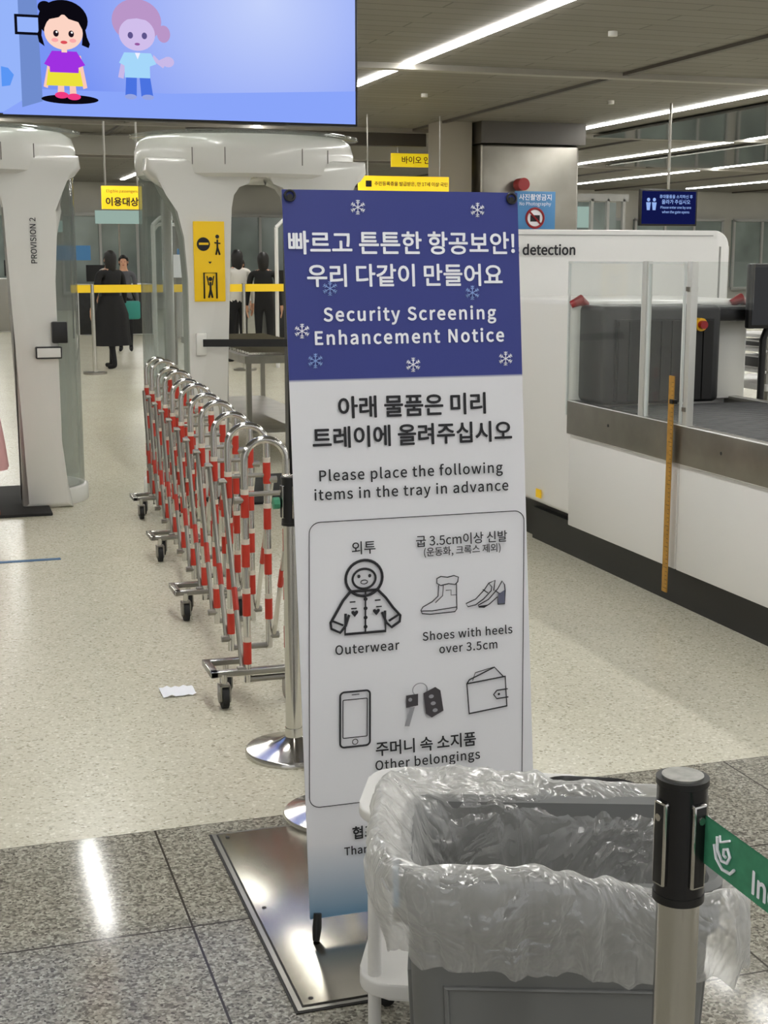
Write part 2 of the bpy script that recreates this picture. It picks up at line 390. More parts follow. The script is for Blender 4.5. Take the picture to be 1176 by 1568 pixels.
# ---------- folding barrier
b=MB("folding_barrier")
NH=11
def hp(i):
    Y=4.97+.44*i;return 1.13+.064*(Y-4.97),Y
for i in range(NH):
    cx,Y=hp(i);w=.078;zt=1.0+.008*math.sin(i*3)
    arc=[(cx-w*math.cos(a),Y,zt-w+w*math.sin(a)) for a in [math.pi*k/12 for k in range(1,12)]]
    b.tube([(cx-w,Y,.09),(cx-w,Y,zt-w)]+arc+[(cx+w,Y,zt-w),(cx+w,Y,.09)],.014,chrome,12)
    for sx in (-w,w):
        for k in range(4):
            z0=.16+.185*k+(.05 if sx>0 else 0);b.tube([(cx+sx,Y,z0),(cx+sx,Y,z0+.085)],.0158,redt,10)
            b.tube([(cx+sx,Y,z0+.085),(cx+sx,Y,z0+.105)],.0156,whitet,10)
    b.tube([(cx-w,Y,.1),(cx+w,Y,.1)],.012,steel,8)
    b.tube([(cx-w,Y,.80),(cx+w,Y,.80)],.009,steel,8)
    if i<NH-1:
        c2,Y2=hp(i+1)
        sx=-w-.02
        b.tube([(cx+sx,Y,.14),(c2+sx,Y2,.78)],.010,steel,8)
        for t in (.3,):
            p0=Vector((cx+sx,Y,.14));p1=Vector((c2+sx,Y2,.78));b.tube([p0.lerp(p1,t),p0.lerp(p1,t+.12)],.0115,redt,8)
        sx=w+.02
        b.tube([(cx+sx,Y,.78),(c2+sx,Y2,.14)],.010,chrome,8)
        for t in (.5,):
            p0=Vector((cx+sx,Y,.78));p1=Vector((c2+sx,Y2,.14));b.tube([p0.lerp(p1,t),p0.lerp(p1,t+.12)],.0115,redt,8)
        for sx in (-w-.02,w+.02):
            for z in (.14,.78):b.tube([(cx+sx-.02,Y,z),(cx+sx+.02,Y,z)],.014,steel,8)
    if i in (0,3,6,9):
        zb=.13
        b.box(cx-.22,cx+.09,Y-.015,Y+.015,zb-.012,zb+.012,steel,.003)
        b.box(cx-.22,cx-.19,Y-.015,Y+.17,zb-.012,zb+.012,steel,.003);b.box(cx-.2,cx-.06,Y+.14,Y+.17,zb-.012,zb+.012,steel,.003)
        for wx,wy in ((cx-.17,Y-.01),(cx+.08,Y-.0),(cx-.13,Y+.155)):
            b.tube([(wx,wy,zb),(wx,wy,.085)],.012,chrome,10)
            b.box(wx-.02,wx-.014,wy-.03,wy+.03,.035,.09,steel);b.box(wx+.014,wx+.02,wy-.03,wy+.03,.035,.09,steel)
            b.box(wx-.02,wx+.02,wy-.02,wy+.02,.085,.092,steel)
            b.tube([(wx-.012,wy,.042),(wx+.012,wy,.042)],.042,blackr,20);b.tube([(wx-.021,wy,.042),(wx+.021,wy,.042)],.022,steel,14)
b.done()
# ---------- stanchions
def stanchion(name,x,y,h,cass=black,r=.027,disc=.165,capm=chrome):
    b=MB(name);rows=[]
    for rr,z in ((disc,0),(disc,.012),(disc*.97,.02),(disc*.6,.035),(.05,.05),(r+.004,.06),(r+.002,.09)):
        rows.append([(x+rr*math.cos(2*math.pi*k/40),y+rr*math.sin(2*math.pi*k/40),z) for k in range(40)])
    b.loft(rows,chrome)
    b.tube([(x,y,.06),(x,y,h-.16)],r,chrome,28)
    R=r*1.2
    for z0,z1,q,m in ((h-.165,h-.155,R,black),(h-.155,h-.012,R*.97,cass),(h-.012,h-.004,R*1.02,black),(h-.004,h-.001,R*.80,capm)):
        b.tube([(x,y,z0),(x,y,z1)],q,m,32)
    for a in (0,90,180,270):
        a=math.radians(a+12)
        dx,dy=math.cos(a),math.sin(a)
        b.obox((x+dx*R*.96,y+dy*R*.96,h-.085),(.005,.011,.055),a,black,.003)
        b.tube([(x+dx*(R+.002),y+dy*(R+.002),h-.05),(x+dx*(R+.006),y+dy*(R+.006),h-.05)],.005,chrome,8)
    return b
def belt(b,p0,p1,h,m,th=.0015,sag=0):
    p0=Vector(p0);p1=Vector(p1);rows=[[],[]]
    for k in range(13):
        t=k/12;p=p0.lerp(p1,t);p.z-=sag*4*t*(1-t)
        rows[0].append((p.x,p.y,p.z-h/2));rows[1].append((p.x,p.y,p.z+h/2))
    b.grid(rows,m)
    b.grid([[ (x+th,y,z) for x,y,z in rr] for rr in rows],m)
grn=mat("green_belt",(66,148,112),.6,var=.1,vscale=60)
dst=mat("stanchion_cassette",(60,60,62),.2,.85)
b=stanchion("belt_stanchion",.858,1.467,1.02,dst,capm=mat("steel_cap",(175,175,170),.35,1,var=.2,vscale=60))
belt(b,(.872,1.44,.945),(.872,-.55,.945),.062,grn)
st=b.done()
tx=text("belt_lettering","Incheon Airport",.27,(.868,1.185,.937),(math.pi/2,0,-math.pi/2),wht,None,.01)
tx.parent=st
b=MB("belt_logo")
xx=.8695
def sp(pts,w):
    b.tube([(xx,1.385-u,.948+v) for u,v in pts],w,wht,6)
sp([(-.016,.014),(-.014,-.002),(-.004,-.012),(.008,-.010),(.014,.0),(.008,.008),(.0,.004),(.0,-.003),(.005,-.004)],.0020)
sp([(-.010,.018),(-.008,.010),(.0,.014),(.012,.020)],.0016)
sp([(-.022,.002),(-.016,-.014),(-.002,-.022),(.016,-.020),(.024,-.012)],.0020)
o=b.done(st)
b=stanchion("belt_stanchion",.872,-.6,1.02,dst);b.done()
b=stanchion("belt_stanchion",1.09,4.42,.95);b.tube([(1.05,4.42,.86),(1.03,4.42,.86)],.02,grn,8);b.done()
b=stanchion("belt_stanchion",1.08,3.84,.95);b.done()
b=stanchion("belt_stanchion",2.62,9.1,1.13);belt(b,(1.73,9.43,1.085),(2.6,9.1,1.09),.05,black);b.done()
# ---------- banner
bn=empty("notice_banner",(.8,3.1,.06),(math.radians(-6.5),0,0))
bm_=bpy.data.materials.new("banner_print");bm_.use_nodes=True;nt=bm_.node_tree;N=nt.nodes.new;L=nt.links.new
bs=nt.nodes["Principled BSDF"];tc=N("ShaderNodeTexCoord");sx=N("ShaderNodeSeparateXYZ");L(tc.outputs["Object"],sx.inputs[0])
dv=N("ShaderNodeMath");dv.operation='DIVIDE';L(sx.outputs[2],dv.inputs[0]);dv.inputs[1].default_value=1.76
r=N("ShaderNodeValToRGB");L(dv.outputs[0],r.inputs[0]);el=r.color_ramp.elements
el[0].position=0;el[0].color=C(105,145,175);el[1].position=.105;el[1].color=C(226,226,230)
q=el.new(.7437);q.color=C(226,226,230);q=el.new(.7438);q.color=C(46,57,134)
L(r.outputs[0],bs.inputs["Base Color"]);bs.inputs["Roughness"].default_value=.45
b=MB("banner_sheet")
rows=[]
for i in range(25):
    z=1.76*i/24;rows.append([(.6*j/12,.004*math.sin(z*3)*math.sin(j/12*3.1)*.8,z) for j in range(13)])
b.grid(rows,bm_);b.grid([[(x,y+.002,z) for x,y,z in rr] for rr in rows],mat("banner_back",(190,190,190),.6))
b.done(bn,recalc=False)
def BP(x,y):
    xl=435+(y-303)*.0361
    return ((x-xl)/348*.6,1.76*(1393-y)/1090)
R90=(math.pi/2,0,0);YT=-.0045
def BT(s,xc,yc,w,m,bold=0,name="print_text",sp=1.0,h=None):
    x,z=BP(xc,yc);text(name,s,w/348*.6,(x,YT,z),R90,m,bn,bold,height=h,sp=sp)
BT("빠르고 튼튼한 항공보안!",611,380,335,wht,.007)
BT("우리 다같이 만들어요",615,428,290,wht,.007)
BT("Security Screening",622,488,257,wht,.010,sp=1.08)
BT("Enhancement Notice",622,519,282,wht,.010,sp=1.08)
BT("아래 물품은 미리",625,623,221,ink,.008)
BT("트레이에 올려주십시오",627,667,299,ink,.008)
BT("Please place the following",625,725,275,ink,.005,sp=1.05)
BT("items in the tray in advance",626,753,291,ink,.005,sp=1.05)
BT("외투",552,834,35,ink,.003);BT("굽 3.5cm이상 신발",700,830,140,ink,.003);BT("(운동화, 크록스 제외)",701,848,118,ink,.003)
BT("Outerwear",558,986,95,ink,.005,sp=1.04);BT("Shoes with heels",710,976,139,ink,.005,sp=1.04);BT("over 3.5cm",711,998,90,ink,.005,sp=1.04)
BT("주머니 속 소지품",647,1143,153,ink,.006);BT("Other belongings",650,1170,160,ink,.005,sp=1.04)
BT("협조해 주셔서 감사합니다",640,1268,208,ink,.008);BT("Thank you for your cooperation",642,1296,236,ink,.006,sp=1.02)
ic=MB("print_icons")
def LN(pts,w,m=ink,closed=False):
    q=[BP(*p) for p in pts];ic.tube([(x,-.0035,z) for x,z in q],w,m,6,closed=closed)
def FI(pts,m,d=.0045):
    q=[BP(*p) for p in pts];ic.ngon([(x,-d,z) for x,z in q],m)
LN([(635+x,1007+y) for x,y in rrect(162,215,16)],.0010,ink,True)
def flake(x,y,r,m):
    for k in range(3):
        a=math.pi/3*k+math.pi/6*1
        LN([(x-r*math.cos(a),y-r*math.sin(a)),(x+r*math.cos(a),y+r*math.sin(a))],.0011,m)
    for k in range(6):
        a=math.pi/3*k+math.pi/6
        for q in (.5,.75):
            for s in (-1,1):
                LN([(x+r*q*math.cos(a),y+r*q*math.sin(a)),(x+r*q*math.cos(a)+r*.3*math.cos(a+s*.9),y+r*q*math.sin(a)+r*.3*math.sin(a+s*.9))],.0009,m)
for x,y,m in ((543,328,wht),(721,330,wht),(503,447,snow),(714,455,snow),(463,509,wht),(482,553,snow),(625,562,wht),(766,556,wht)):flake(x,y,11,m)
W=.0034
LN(ell(553,880,27,27),W,ink,True);LN(ell(553,881,17,15),W*.8,ink,True)
for x in(545,561):FI(ell(x,877,2.4,2.8,10),ink)
LN(ell(553,886,5,3,12),W*.35,ink,True)
LN([(533,899),(522,912),(513,928),(504,944),(505,953),(518,960),(526,950),(531,934)],W)
LN([(573,899),(585,912),(596,928),(607,941),(606,950),(594,958),(586,950),(580,934)],W)
LN([(526,932),(525,963),(585,963),(584,932)],W);LN([(533,899),(573,899)],W)
LN([(506,941),(522,949)],W*.8);LN([(605,939),(590,948)],W*.8)
LN([(555,900),(555,962)],W*.6)
for y in (912,926,940,954):FI(ell(555,y,3,3,10),ink)
for x in (539,571):FI([(x,938),(x-5,932),(x-5,929),(x-2,928),(x,930),(x+2,928),(x+5,929),(x+5,932)],ink)
for x,y in ((536,915),(573,915),(538,925),(575,925)):LN([(x-4,y),(x+4,y)],W*.5)
w=.0013
LN([(665,899),(664,916),(655,924),(641,931),(638,936),(640,941),(652,943),(690,942),(693,938),(692,899)],w)
LN([(638,937),(655,938),(693,935)],w);LN([(672,899),(671,916),(660,926)],w*.8);LN([(676,908),(684,908),(684,916),(692,916)],w*.7)
LN([(662,889),(668,886),(678,888),(688,886),(695,889),(694,896),(690,900),(680,898),(668,900),(662,896)],w*1.1,ink,True)
LN([(707,931),(722,925),(735,912),(742,902),(747,908),(746,914),(734,926),(722,934),(710,936)],w,ink,True)
LN([(742,902),(752,898),(750,914)],w)
LN([(726,935),(742,927),(756,912),(763,900),(767,906),(768,916),(767,936),(757,936),(756,924),(744,934),(735,939),(727,938)],w,ink,True)
LN([(733,911),(741,917)],w);LN([(752,914),(760,920)],w)
FI([(757,920),(767,914),(767,935),(757,935)],inkb);FI([(727,936),(742,935),(736,939),(727,938)],ink)
LN([(x,y) for x,y in rrect(22,42,6,6,540,1093)],.0023,ink,True);LN([(x,y) for x,y in rrect(18,29,1.5,3,540,1092)],.0011,ink,True)
LN(ell(540,1128,4,4,14),.001,ink,True);LN([(535,1056),(546,1056)],.001)
kg=mat("key_dark",(62,58,62),.6);kb=mat("key_blade",(150,150,155),.5)
LN(ell(637,1058,11,10,18,2.4,6.6),.0012,kb)
FI([(616,1065),(634,1064),(634,1082),(616,1084)],kg);FI([(622,1084),(629,1084),(621,1113),(614,1112)],kb)
FI([(642,1064),(660,1056),(668,1062),(673,1094),(655,1103),(646,1096)],kg)
for x,y in ((654,1070),(657,1081),(660,1092)):FI(ell(x,y,4,3,10),kb,.005)
FI(ell(622,1072,3,3,10),kb,.005)
LN([(709,1056),(769,1050),(772,1097),(713,1103)],.0021,ink,True);LN([(709,1056),(713,1050),(752,1034),(766,1050)],.0016);LN([(718,1052),(722,1040),(750,1034)],.001)
LN([(773,1070),(756,1071),(751,1077),(756,1084),(774,1083)],.0016);FI(ell(759,1077,2,2,8),ink)
ic.done(bn,recalc=False)
b=MB("banner_stand")
for x in (.018,.582):
    b.tube([(x,.012,1.74),(.3,.05,.85)],.006,black,8);b.tube([(.3,.05,.85),(x,.02,.03)],.006,black,8)
    b.tube([(x,-.006,1.742),(x,.02,1.742)],.007,black,10)
    b.tube([(x+.012*math.cos(a),-.006,1.745+.012*math.sin(a)) for a in [2*math.pi*k/14 for k in range(14)]],.003,black,6,closed=True)
    b.tube([(x,-.006,.015),(x-.004,-.01,-.02),(x-.008,-.012,-.05)],[.010,.012,.009],black,10)
b.tube([(.3,.05,.85),(.3,.42,-.095)],.007,black,8)
b.done(bn)
# ---------- floor hatch
b=MB("floor_access_plate")
dk=mat("plate_gap",(40,38,35),.6)
pl=mat("hatch_steel",(165,160,148),.2,1,var=.12,vscale=3,)
b.box(.685,1.42,2.785,3.815,.0005,.003,dk);b.box(.69,1.415,2.79,3.81,.001,.005,steel,.001);b.box(.703,1.402,2.803,3.797,.004,.0065,dk);b.box(.706,1.399,2.806,3.794,.004,.0085,pl,.001)
for x in (.73,1.375):
    for y in (2.83,3.3,3.77):b.tube([(x,y,.0085),(x,y,.0095)],.006,dk,10)
b.done()
# ---------- cart
E=empty("side_trolley_table",(1.04,2.58,0),(0,0,math.radians(-25)))
b=MB("frame")
b.prism(rrect(.25,.14,.07,8),'z',.525,.55,white,.006);b.prism(rrect(.25,.14,.07,8),'z',.15,.185,white,.006)
for sx in(-.215,.215):
    for sy in(-.10,.10):b.tube([(sx,sy,.03),(sx,sy,.53)],.014,white,12);b.sphere((sx,sy,.02),.02,blackr)
b.done(E)
b=MB("black_tray")
rw=[];
for k,z in ((.85,.551),(.9,.553),(1,.580),(1.04,.583),(1.0,.577),(.88,.557),(.8,.557)):rw.append([(x+.22,y-.05,z) for x,y in rrect(.10*k,.09*k,.06*k,6)])
b.loft(rw,black);b.done(E)
# ---------- bin
E=empty("waste_bin",(.952,2.043,0),(0,0,math.radians(-20)))
bg=mat("grey_plastic",(112,113,112),.5,var=.05,vscale=5)
def RR(hx,hy,r,z,n=10):return [(x,y,z) for x,y in rrect(hx,hy,r,n)]
b=MB("bin_body");hx,hy=.25,.18
rows=[RR(hx*.84,hy*.8,.04,0),RR(hx*.86,hy*.82,.045,.01),RR(hx*.96,hy*.94,.05,.58),RR(hx*.97,hy*.95,.05,.60),RR(hx*1.02,hy*1.03,.055,.605),RR(hx*1.03,hy*1.04,.055,.68),RR(hx*1.0,hy*1.0,.05,.69),RR(hx*.95,hy*.94,.045,.68),RR(hx*.8,hy*.78,.035,.02)]
b.loft(rows,bg)
for s in (-1,1):
    b.tube([(-.16,s*(hy*.84),.08),(.16,s*(hy*.84),.08),(.18,s*(hy*.925),.5),(-.18,s*(hy*.925),.5)],.006,bg,8,closed=True)
    b.tube([(s*hx*.87,-.09,.08),(s*hx*.87,.09,.08),(s*hx*.948,.11,.5),(s*hx*.948,-.11,.5)],.006,bg,8,closed=True)
b.done(E)
# bag
bagm=bpy.data.materials.new("translucent_bag");bagm.use_nodes=True;nt=bagm.node_tree;N=nt.nodes.new;L=nt.links.new
nt.nodes.remove(nt.nodes["Principled BSDF"])
t=N("ShaderNodeBsdfTransparent");t.inputs[0].default_value=(.95,.95,.94,1)
d=N("ShaderNodeBsdfDiffuse");d.inputs[0].default_value=C(236,236,234);tl=N("ShaderNodeBsdfTranslucent");tl.inputs[0].default_value=C(236,236,234)
g=N("ShaderNodeBsdfGlossy");g.inputs["Roughness"].default_value=.16
tc=N("ShaderNodeTexCoord");mp=N("ShaderNodeMapping");mp.inputs["Rotation"].default_value=(.5,.4,.6);mp.inputs["Scale"].default_value=(1,2.2,1);L(tc.outputs["Object"],mp.inputs[0]);nz=N("ShaderNodeTexNoise");nz.inputs["Scale"].default_value=6.5;nz.inputs["Detail"].default_value=3.6;nz.inputs["Distortion"].default_value=1.0;L(mp.outputs[0],nz.inputs["Vector"])
sb_=N("ShaderNodeMath");sb_.operation='SUBTRACT';sb_.inputs[1].default_value=.5;L(nz.outputs["Fac"],sb_.inputs[0])
ab=N("ShaderNodeMath");ab.operation='ABSOLUTE';L(sb_.outputs[0],ab.inputs[0])
bu=N("ShaderNodeBump");bu.inputs["Strength"].default_value=.9;bu.inputs["Distance"].default_value=.05;L(ab.outputs[0],bu.inputs["Height"])
for x in (d,g,tl):L(bu.outputs[0],x.inputs["Normal"])
a1=N("ShaderNodeMixShader");a1.inputs[0].default_value=.45;L(d.outputs[0],a1.inputs[1]);L(tl.outputs[0],a1.inputs[2])
lw=N("ShaderNodeLayerWeight");lw.inputs[0].default_value=.4;L(bu.outputs[0],lw.inputs["Normal"]);mr=N("ShaderNodeMapRange");mr.inputs[3].default_value=.30;mr.inputs[4].default_value=.85;L(lw.outputs["Facing"],mr.inputs[0])
a2=N("ShaderNodeMixShader");L(t.outputs[0],a2.inputs[1]);L(a1.outputs[0],a2.inputs[2]);L(mr.outputs[0],a2.inputs[0])
a3=N("ShaderNodeMixShader");a3.inputs[0].default_value=.14;L(a2.outputs[0],a3.inputs[1]);L(g.outputs[0],a3.inputs[2]);L(a3.outputs[0],nt.nodes["Material Output"].inputs[0])
b=MB("bin_liner_bag");prof=[(-.10,.20,1),(-.07,.32,1),(-.05,.42,1.1),(-.04,.5,1),(-.03,.57,.9),(-.018,.63,.8),(-.008,.675,.6),(.0,.700,.5),(.008,.717,.5),(.018,.721,.5),(.028,.710,.55),(.034,.69,.7),(.036,.66,.8),(.036,.64,.9),(.033,.615,1.0),(.030,.595,1.1),(.027,.575,1.2),(.025,.565,1.2)]
rows=[];n=8
for pi,(off,z,amp) in enumerate(prof):
    base=RR(hx+off,hy+off,.07+max(0,off*.8),z,n);row=[];dense=[];m_=len(base)
    for k in range(m_):
        p=Vector(base[k]);q=Vector(base[(k+1)%m_])
        ns=50 if (k+1)%(n+1)==0 else 4
        for j in range(ns):dense.append(p.lerp(q,j/ns))
    for k,p in enumerate(dense):
        th=math.atan2(p.y/hy,p.x/hx)
        cx_,cy_=math.cos(th),math.sin(th)
        nn=noise.noise((cx_*4,cy_*4,z*4))*.016+noise.noise((cx_*9,cy_*9,z*6+4))*.010+noise.noise((cx_*20,cy_*20,z*10+9))*.003
        d_=Vector((p.x,p.y,0)).normalized()
        nn*=amp
        if off>.0:
            nn=abs(nn)*1.2+.002
            fold=1-abs(noise.noise((cx_*6+z*2,cy_*6,z*4+20)))*3
            nn+=max(0,fold)*.008*amp
        elif z>.5: nn=-abs(nn)
        if off>=0:
            if p.x<-.1:nn+=.02*min(1,(-.1-p.x)/.12)*max(-.3,min(1,(z-.60)/.08))
            if p.x>.12:nn+=.016*min(1,(p.x-.12)/.12)
        p=p+d_*nn
        crest=max(0,1-abs(z-.70)/.25)
        p.z+=crest*(noise.noise((cx_*3,cy_*3,7))*.018+noise.noise((cx_*9,cy_*9,2))*.010-(.17 if p.x>0 else .06)*p.x)
        if pi>10:p.z+=(pi-10)/7*(noise.noise((cx_*3,cy_*3,17))*.04+noise.noise((cx_*12,cy_*12,1))*.014-.01)
        row.append(tuple(p))
    rows.append(row)
b.grid(rows,bagm,True);b.done(E,recalc=False,ang=180)
b=MB("paper_waste")
b.grid([[(.05+.025*j,.0+.02*i,.5+.05*noise.noise((i*.9,j*.8,5))) for j in range(6)] for i in range(6)],wht);b.done(E,recalc=False)
# ---------- baggage scanner
E=empty("baggage_xray_scanner",(0,0,0))
b=MB("conveyor_housing")
b.box(3.3,4.3,4.0,5.79,.19,.70,white,.008);b.box(3.3,4.3,5.80,6.99,.19,.70,white,.008)
b.box(3.36,4.24,4.05,7.6,.0,.19,black)
b.box(3.31,4.4,7.0,8.0,.24,1.42,white,.03,3);b.box(3.4,4.35,7.0,9.4,.0,.24,black)
b.box(3.285,3.34,3.98,7.0,.70,.885,steel,.004);b.box(4.26,4.315,3.98,7.0,.70,.885,steel,.004)
b.box(3.34,4.26,3.98,7.0,.70,.80,darkg)
for k in range(9):b.tube([(3.45,4.4+k*.42,.04),(3.45,4.4+k*.42,.0)],.03,steel,10)
for y in (4.3,5.4,6.5):b.tube([(3.296,y,.8),(3.283,y,.8)],.008,darkg,8)
b.done(E)
b=MB("rollers")
for k in range(36):
    y=4.02+k*.075
    b.tube([(3.34,y,.855),(4.26,y,.855)],.026,darkg,12)
b.done(E)
b=MB("tunnel_hood");b.box(3.35,4.06,6.72,7.02,.88,1.40,darkg,.03,3);b.box(3.42,4.0,6.70,6.73,.9,1.33,black)
for k in range(9):b.box(3.43+k*.063,3.485+k*.063,6.69,6.698,.9,1.32,blackr)
b.box(4.05,4.42,6.80,7.02,1.31,1.39,black,.01)
b.done(E)
b=MB("scanner_hood")
P=[(3.05,.2),(4.86,.2),(4.86,1.70)]+[(4.76+.10*math.cos(a),1.72+.10*math.sin(a)) for a in [math.pi/2*k/6 for k in range(7)]]+[(3.05,1.82)]
b.prism(P,'y',8.0,9.6,white,.012)
sg=mat("seam_grey",(150,150,146),.5)
b.box(4.79,4.80,7.995,8.0,.5,1.72,sg);b.box(3.1,4.74,7.995,8.0,1.785,1.790,sg);b.box(4.70,4.705,7.995,8.0,1.0,1.4,sg)
b.box(4.09,4.36,6.95,7.0,.87,1.31,cream,.01)
b.done(E)
text("maker_lettering","smiths detection",.62,(3.47,7.985,1.70),R90,ink,E,.010)
b=MB("indicator_lights")
for x in (3.345,4.33):
    b.tube([(x-.05,7.0,1.40),(x,6.985,1.425),(x+.05,7.02,1.40)],[.02,.03,.02],redl,12)
b.tube([(3.90,6.72,1.30),(3.90,6.66,1.30)],.035,mat("estop_yellow",(230,180,30),.4),16);b.tube([(3.90,6.66,1.30),(3.90,6.63,1.30)],.022,redl,16)
b.box(3.296,3.30,7.35,7.42,.28,.33,yellow)
b.done(E)
b=MB("acrylic_guards")
for y0,y1 in ((6.2,7.04),(5.80,6.14)):
    b.ngon([(3.303,y0,.80),(3.303,y1,.80),(3.303,y1,1.63),(3.303,y0,1.63)],plexi)
    for y in (y0,y1):b.box(3.297,3.309,y-.006,y+.006,.80,1.63,edge)
    b.box(3.297,3.309,y0,y1,1.622,1.632,edge)
b.ngon([(3.953,6.25,1.39),(3.953,6.9,1.39),(3.953,6.9,1.63),(3.953,6.25,1.63)],plexi)
b.done(E)
b=MB("guard_posts")
for y in (5.74,6.17):b.box(3.29,3.325,y-.02,y+.02,.72,1.635,mat("alu_post",(200,200,195),.4,.3),.003)
for z in (.95,1.5):b.box(3.285,3.33,5.73,5.76,z,z+.02,steel)
b.done(E)
b=MB("measuring_rule");b.box(3.262,3.268,5.80,5.845,.08,1.11,wood)
for k in range(50):b.box(3.2605,3.262,5.80,5.815 if k%5 else 5.83,.1+k*.02,.1015+k*.02,ink)
b.box(3.26,3.285,5.80,5.83,.98,1.0,black)
b.done(E)
# operator monitor carried on an arm over the far side of the conveyor
b=MB("operator_monitor")
b.box(4.22,4.80,6.72,6.76,1.27,1.62,black,.01);b.box(4.24,4.78,6.717,6.721,1.29,1.60,mat("dark_screen",(24,26,30),.15))
b.tube([(4.5,6.76,1.44),(4.5,6.86,1.44),(4.42,6.88,1.2),(4.42,6.88,0)],.02,black,10);b.done(E)
# workstation
E=empty("operator_workstation",(0,0,0))
b=MB("desk");b.box(4.5,5.8,6.95,7.65,.90,.94,white,.01)
for x in (4.55,5.75):
    for y in (7.0,7.6):b.box(x-.02,x+.02,y-.02,y+.02,0,.92,steel)
b.box(4.5,5.7,7.05,7.55,.5,.53,white);b.box(4.6,5.0,7.05,7.5,.53,.75,black,.01)
for z in (1.0,1.12):b.box(4.5,5.1,6.97,7.4,z,z+.015,white,.003)
for x in (4.51,5.07):b.box(x,x+.02,6.97,6.99,.94,1.2,steel)
b.box(4.56,5.0,7.0,7.35,1.015,1.09,black,.01);b.box(4.56,5.0,7.0,7.35,1.135,1.18,darkg,.01)
b.box(4.5,5.1,6.97,7.4,1.2,1.22,white,.003)
b.done(E)
# ---------- background structures (stand on the far side of the hall)
b=MB("stainless_clad_column");b.box(9.32,11.2,23.6,25.2,0,3.62,steel2,.05,4);b.box(9.3,11.3,23.55,25.2,3.63,4.0,td);b.done()
b=MB("column_beige");b.box(8.62,9.22,23.8,24.4,0,4,mat("column_paint",(145,138,126),.6));b.done()
b=MB("trim_2");b.box(4.5,9.0,25.6,25.8,3.7,4.0,td);b.box(-8,9.2,28,28.2,3.6,3.95,wallm);b.done()
def hang(name,x0,x1,y,z0,z1,m,th=.06,ceil=True):
    E=empty(name,(0,y,0));b=MB("panel");b.box(x0,x1,0,th,z0,z1,m,.005)
    if ceil:
        for x in (x0+.1*(x1-x0),x1-.1*(x1-x0)):b.tube([(x,th/2,z1),(x,th/2,4.0)],.012,steel,8)
    b.done(E);return E
ys2=mat("lit_yellow_sign",(250,215,35),.5,emit=.5)
E=hang("yellow_hanging_sign",6.9,8.5,23.0,2.52,3.0,ys2)
text("lettering","주민등록증을 발급받은, 만 17세 이상 국민",1.3,(7.82,-.01,2.87),R90,ink,E,.005);text("lettering","Foreign passengers aged 17 and over",1.26,(7.8,-.01,2.69),R90,ink,E,.005)
b=MB("check_boxes")
for z in (2.69,2.87):b.box(7.02,7.12,-.01,0,z-.05,z+.05,ink)
b.done(E)
E=hang("yellow_hanging_sign",8.45,9.75,26.0,3.35,3.6,ys2);text("lettering","바이오 인증",.7,(9.0,-.01,3.48),R90,ink,E,.005)
E=hang("yellow_hanging_sign",1.85,2.29,16,2.18,2.43,ys2)
text("lettering","이용대상",.36,(2.07,-.01,2.26),R90,ink,E,.01);text("lettering","Eligible passengers",.34,(2.07,-.01,2.37),R90,ink,E,.0)
bl=mat("blue_sign",(70,125,175),.5,emit=.15)
E=hang("no_photography_sign",9.85,10.62,23.3,2.15,2.80,bl,.03,False)
text("lettering","사진촬영금지",.62,(10.23,-.01,2.70),R90,wht,E,.005);text("lettering","No Photography",.6,(10.23,-.01,2.58),R90,wht,E)
b=MB("prohibition_symbol");b.ngon([(x,-.006,z) for x,z in ell(10.23,2.34,.16,.16)],wht)
b.tube([(x,-.012,z) for x,z in ell(10.23,2.34,.165,.165)],.022,redl,6,closed=True)
b.box(10.14,10.32,-.012,-.007,2.28,2.39,ink);b.tube([(10.12,-.02,2.45),(10.34,-.02,2.23)],.016,redl,6)
b.tube([(10.23,.05,2.15),(10.23,.05,.0)],.03,steel);b.tube([(10.0,-.03,2.92),(10.0,.2,2.92)],.11,redl,20);b.done(E)
bsn=flat("info_screen",(20,26,80),.8)
E=empty("hanging_info_monitor",(11.05,20,2.42),(0,0,0))
b=MB("housing");b.box(-.5,.5,0,.07,-.28,.28,black,.01);b.ngon([(-.47,-.003,-.25),(.47,-.003,-.25),(.47,-.003,.25),(-.47,-.003,.25)],bsn);b.tube([(0,.04,.28),(0,.04,1.58)],.022,steel,10);b.done(E)
pw=flat("pix_white",(150,180,240),1)
for z,s,w in ((.17,"휴대물품을 소지하신 후",.58),(.09,"올라가 주십시오",.5),(0,"Please enter one by one",.54),(-.07,"when the gate opens",.48)):
    text("lettering",s,w,(.12,-.006,z),R90,pw,E,.005)
b=MB("pictogram")
for x in (-.36,-.26):
    b.ngon([(x+u,-.006,.12+v) for u,v in ell(0,0,.028,.028,12)],pw);b.ngon([(x-.04,-.006,.08),(x+.04,-.006,.08),(x+.025,-.006,-.04),(x-.025,-.006,-.04)],pw)
b.done(E,recalc=False)
pane=mat("partition_panel",(165,163,155),.5,var=.06,vscale=.8)
b=MB("partition_wall")
b.box(12.9,15.4,19.5,19.7,0,2.62,mat("grey_wall",(178,178,174),.6));b.box(12.8,15.5,19.45,19.75,2.62,2.8,steel2)
for x in (13.3,13.58,13.86):b.tube([(x,19.5,2.35),(x,19.46,2.35)],.075,redl,14)
b.done()
shopg=flat("shop_glow",(165,190,180),.8)
b=MB("glass_booth")
b.box(11.7,14.5,28,28.1,0,.9,pane);
for k in range(8):b.box(11.7+k*.38,11.76+k*.38,28,28.1,.9,2.9,frame)
b.box(11.7,14.5,28,28.1,2.85,3.0,frame);b.box(11.76,14.5,28.6,28.65,.9,2.85,wallg);b.box(12.1,13.8,28.5,28.55,2.3,2.75,shopg)
b.done()
b=MB("far_gate_frames")
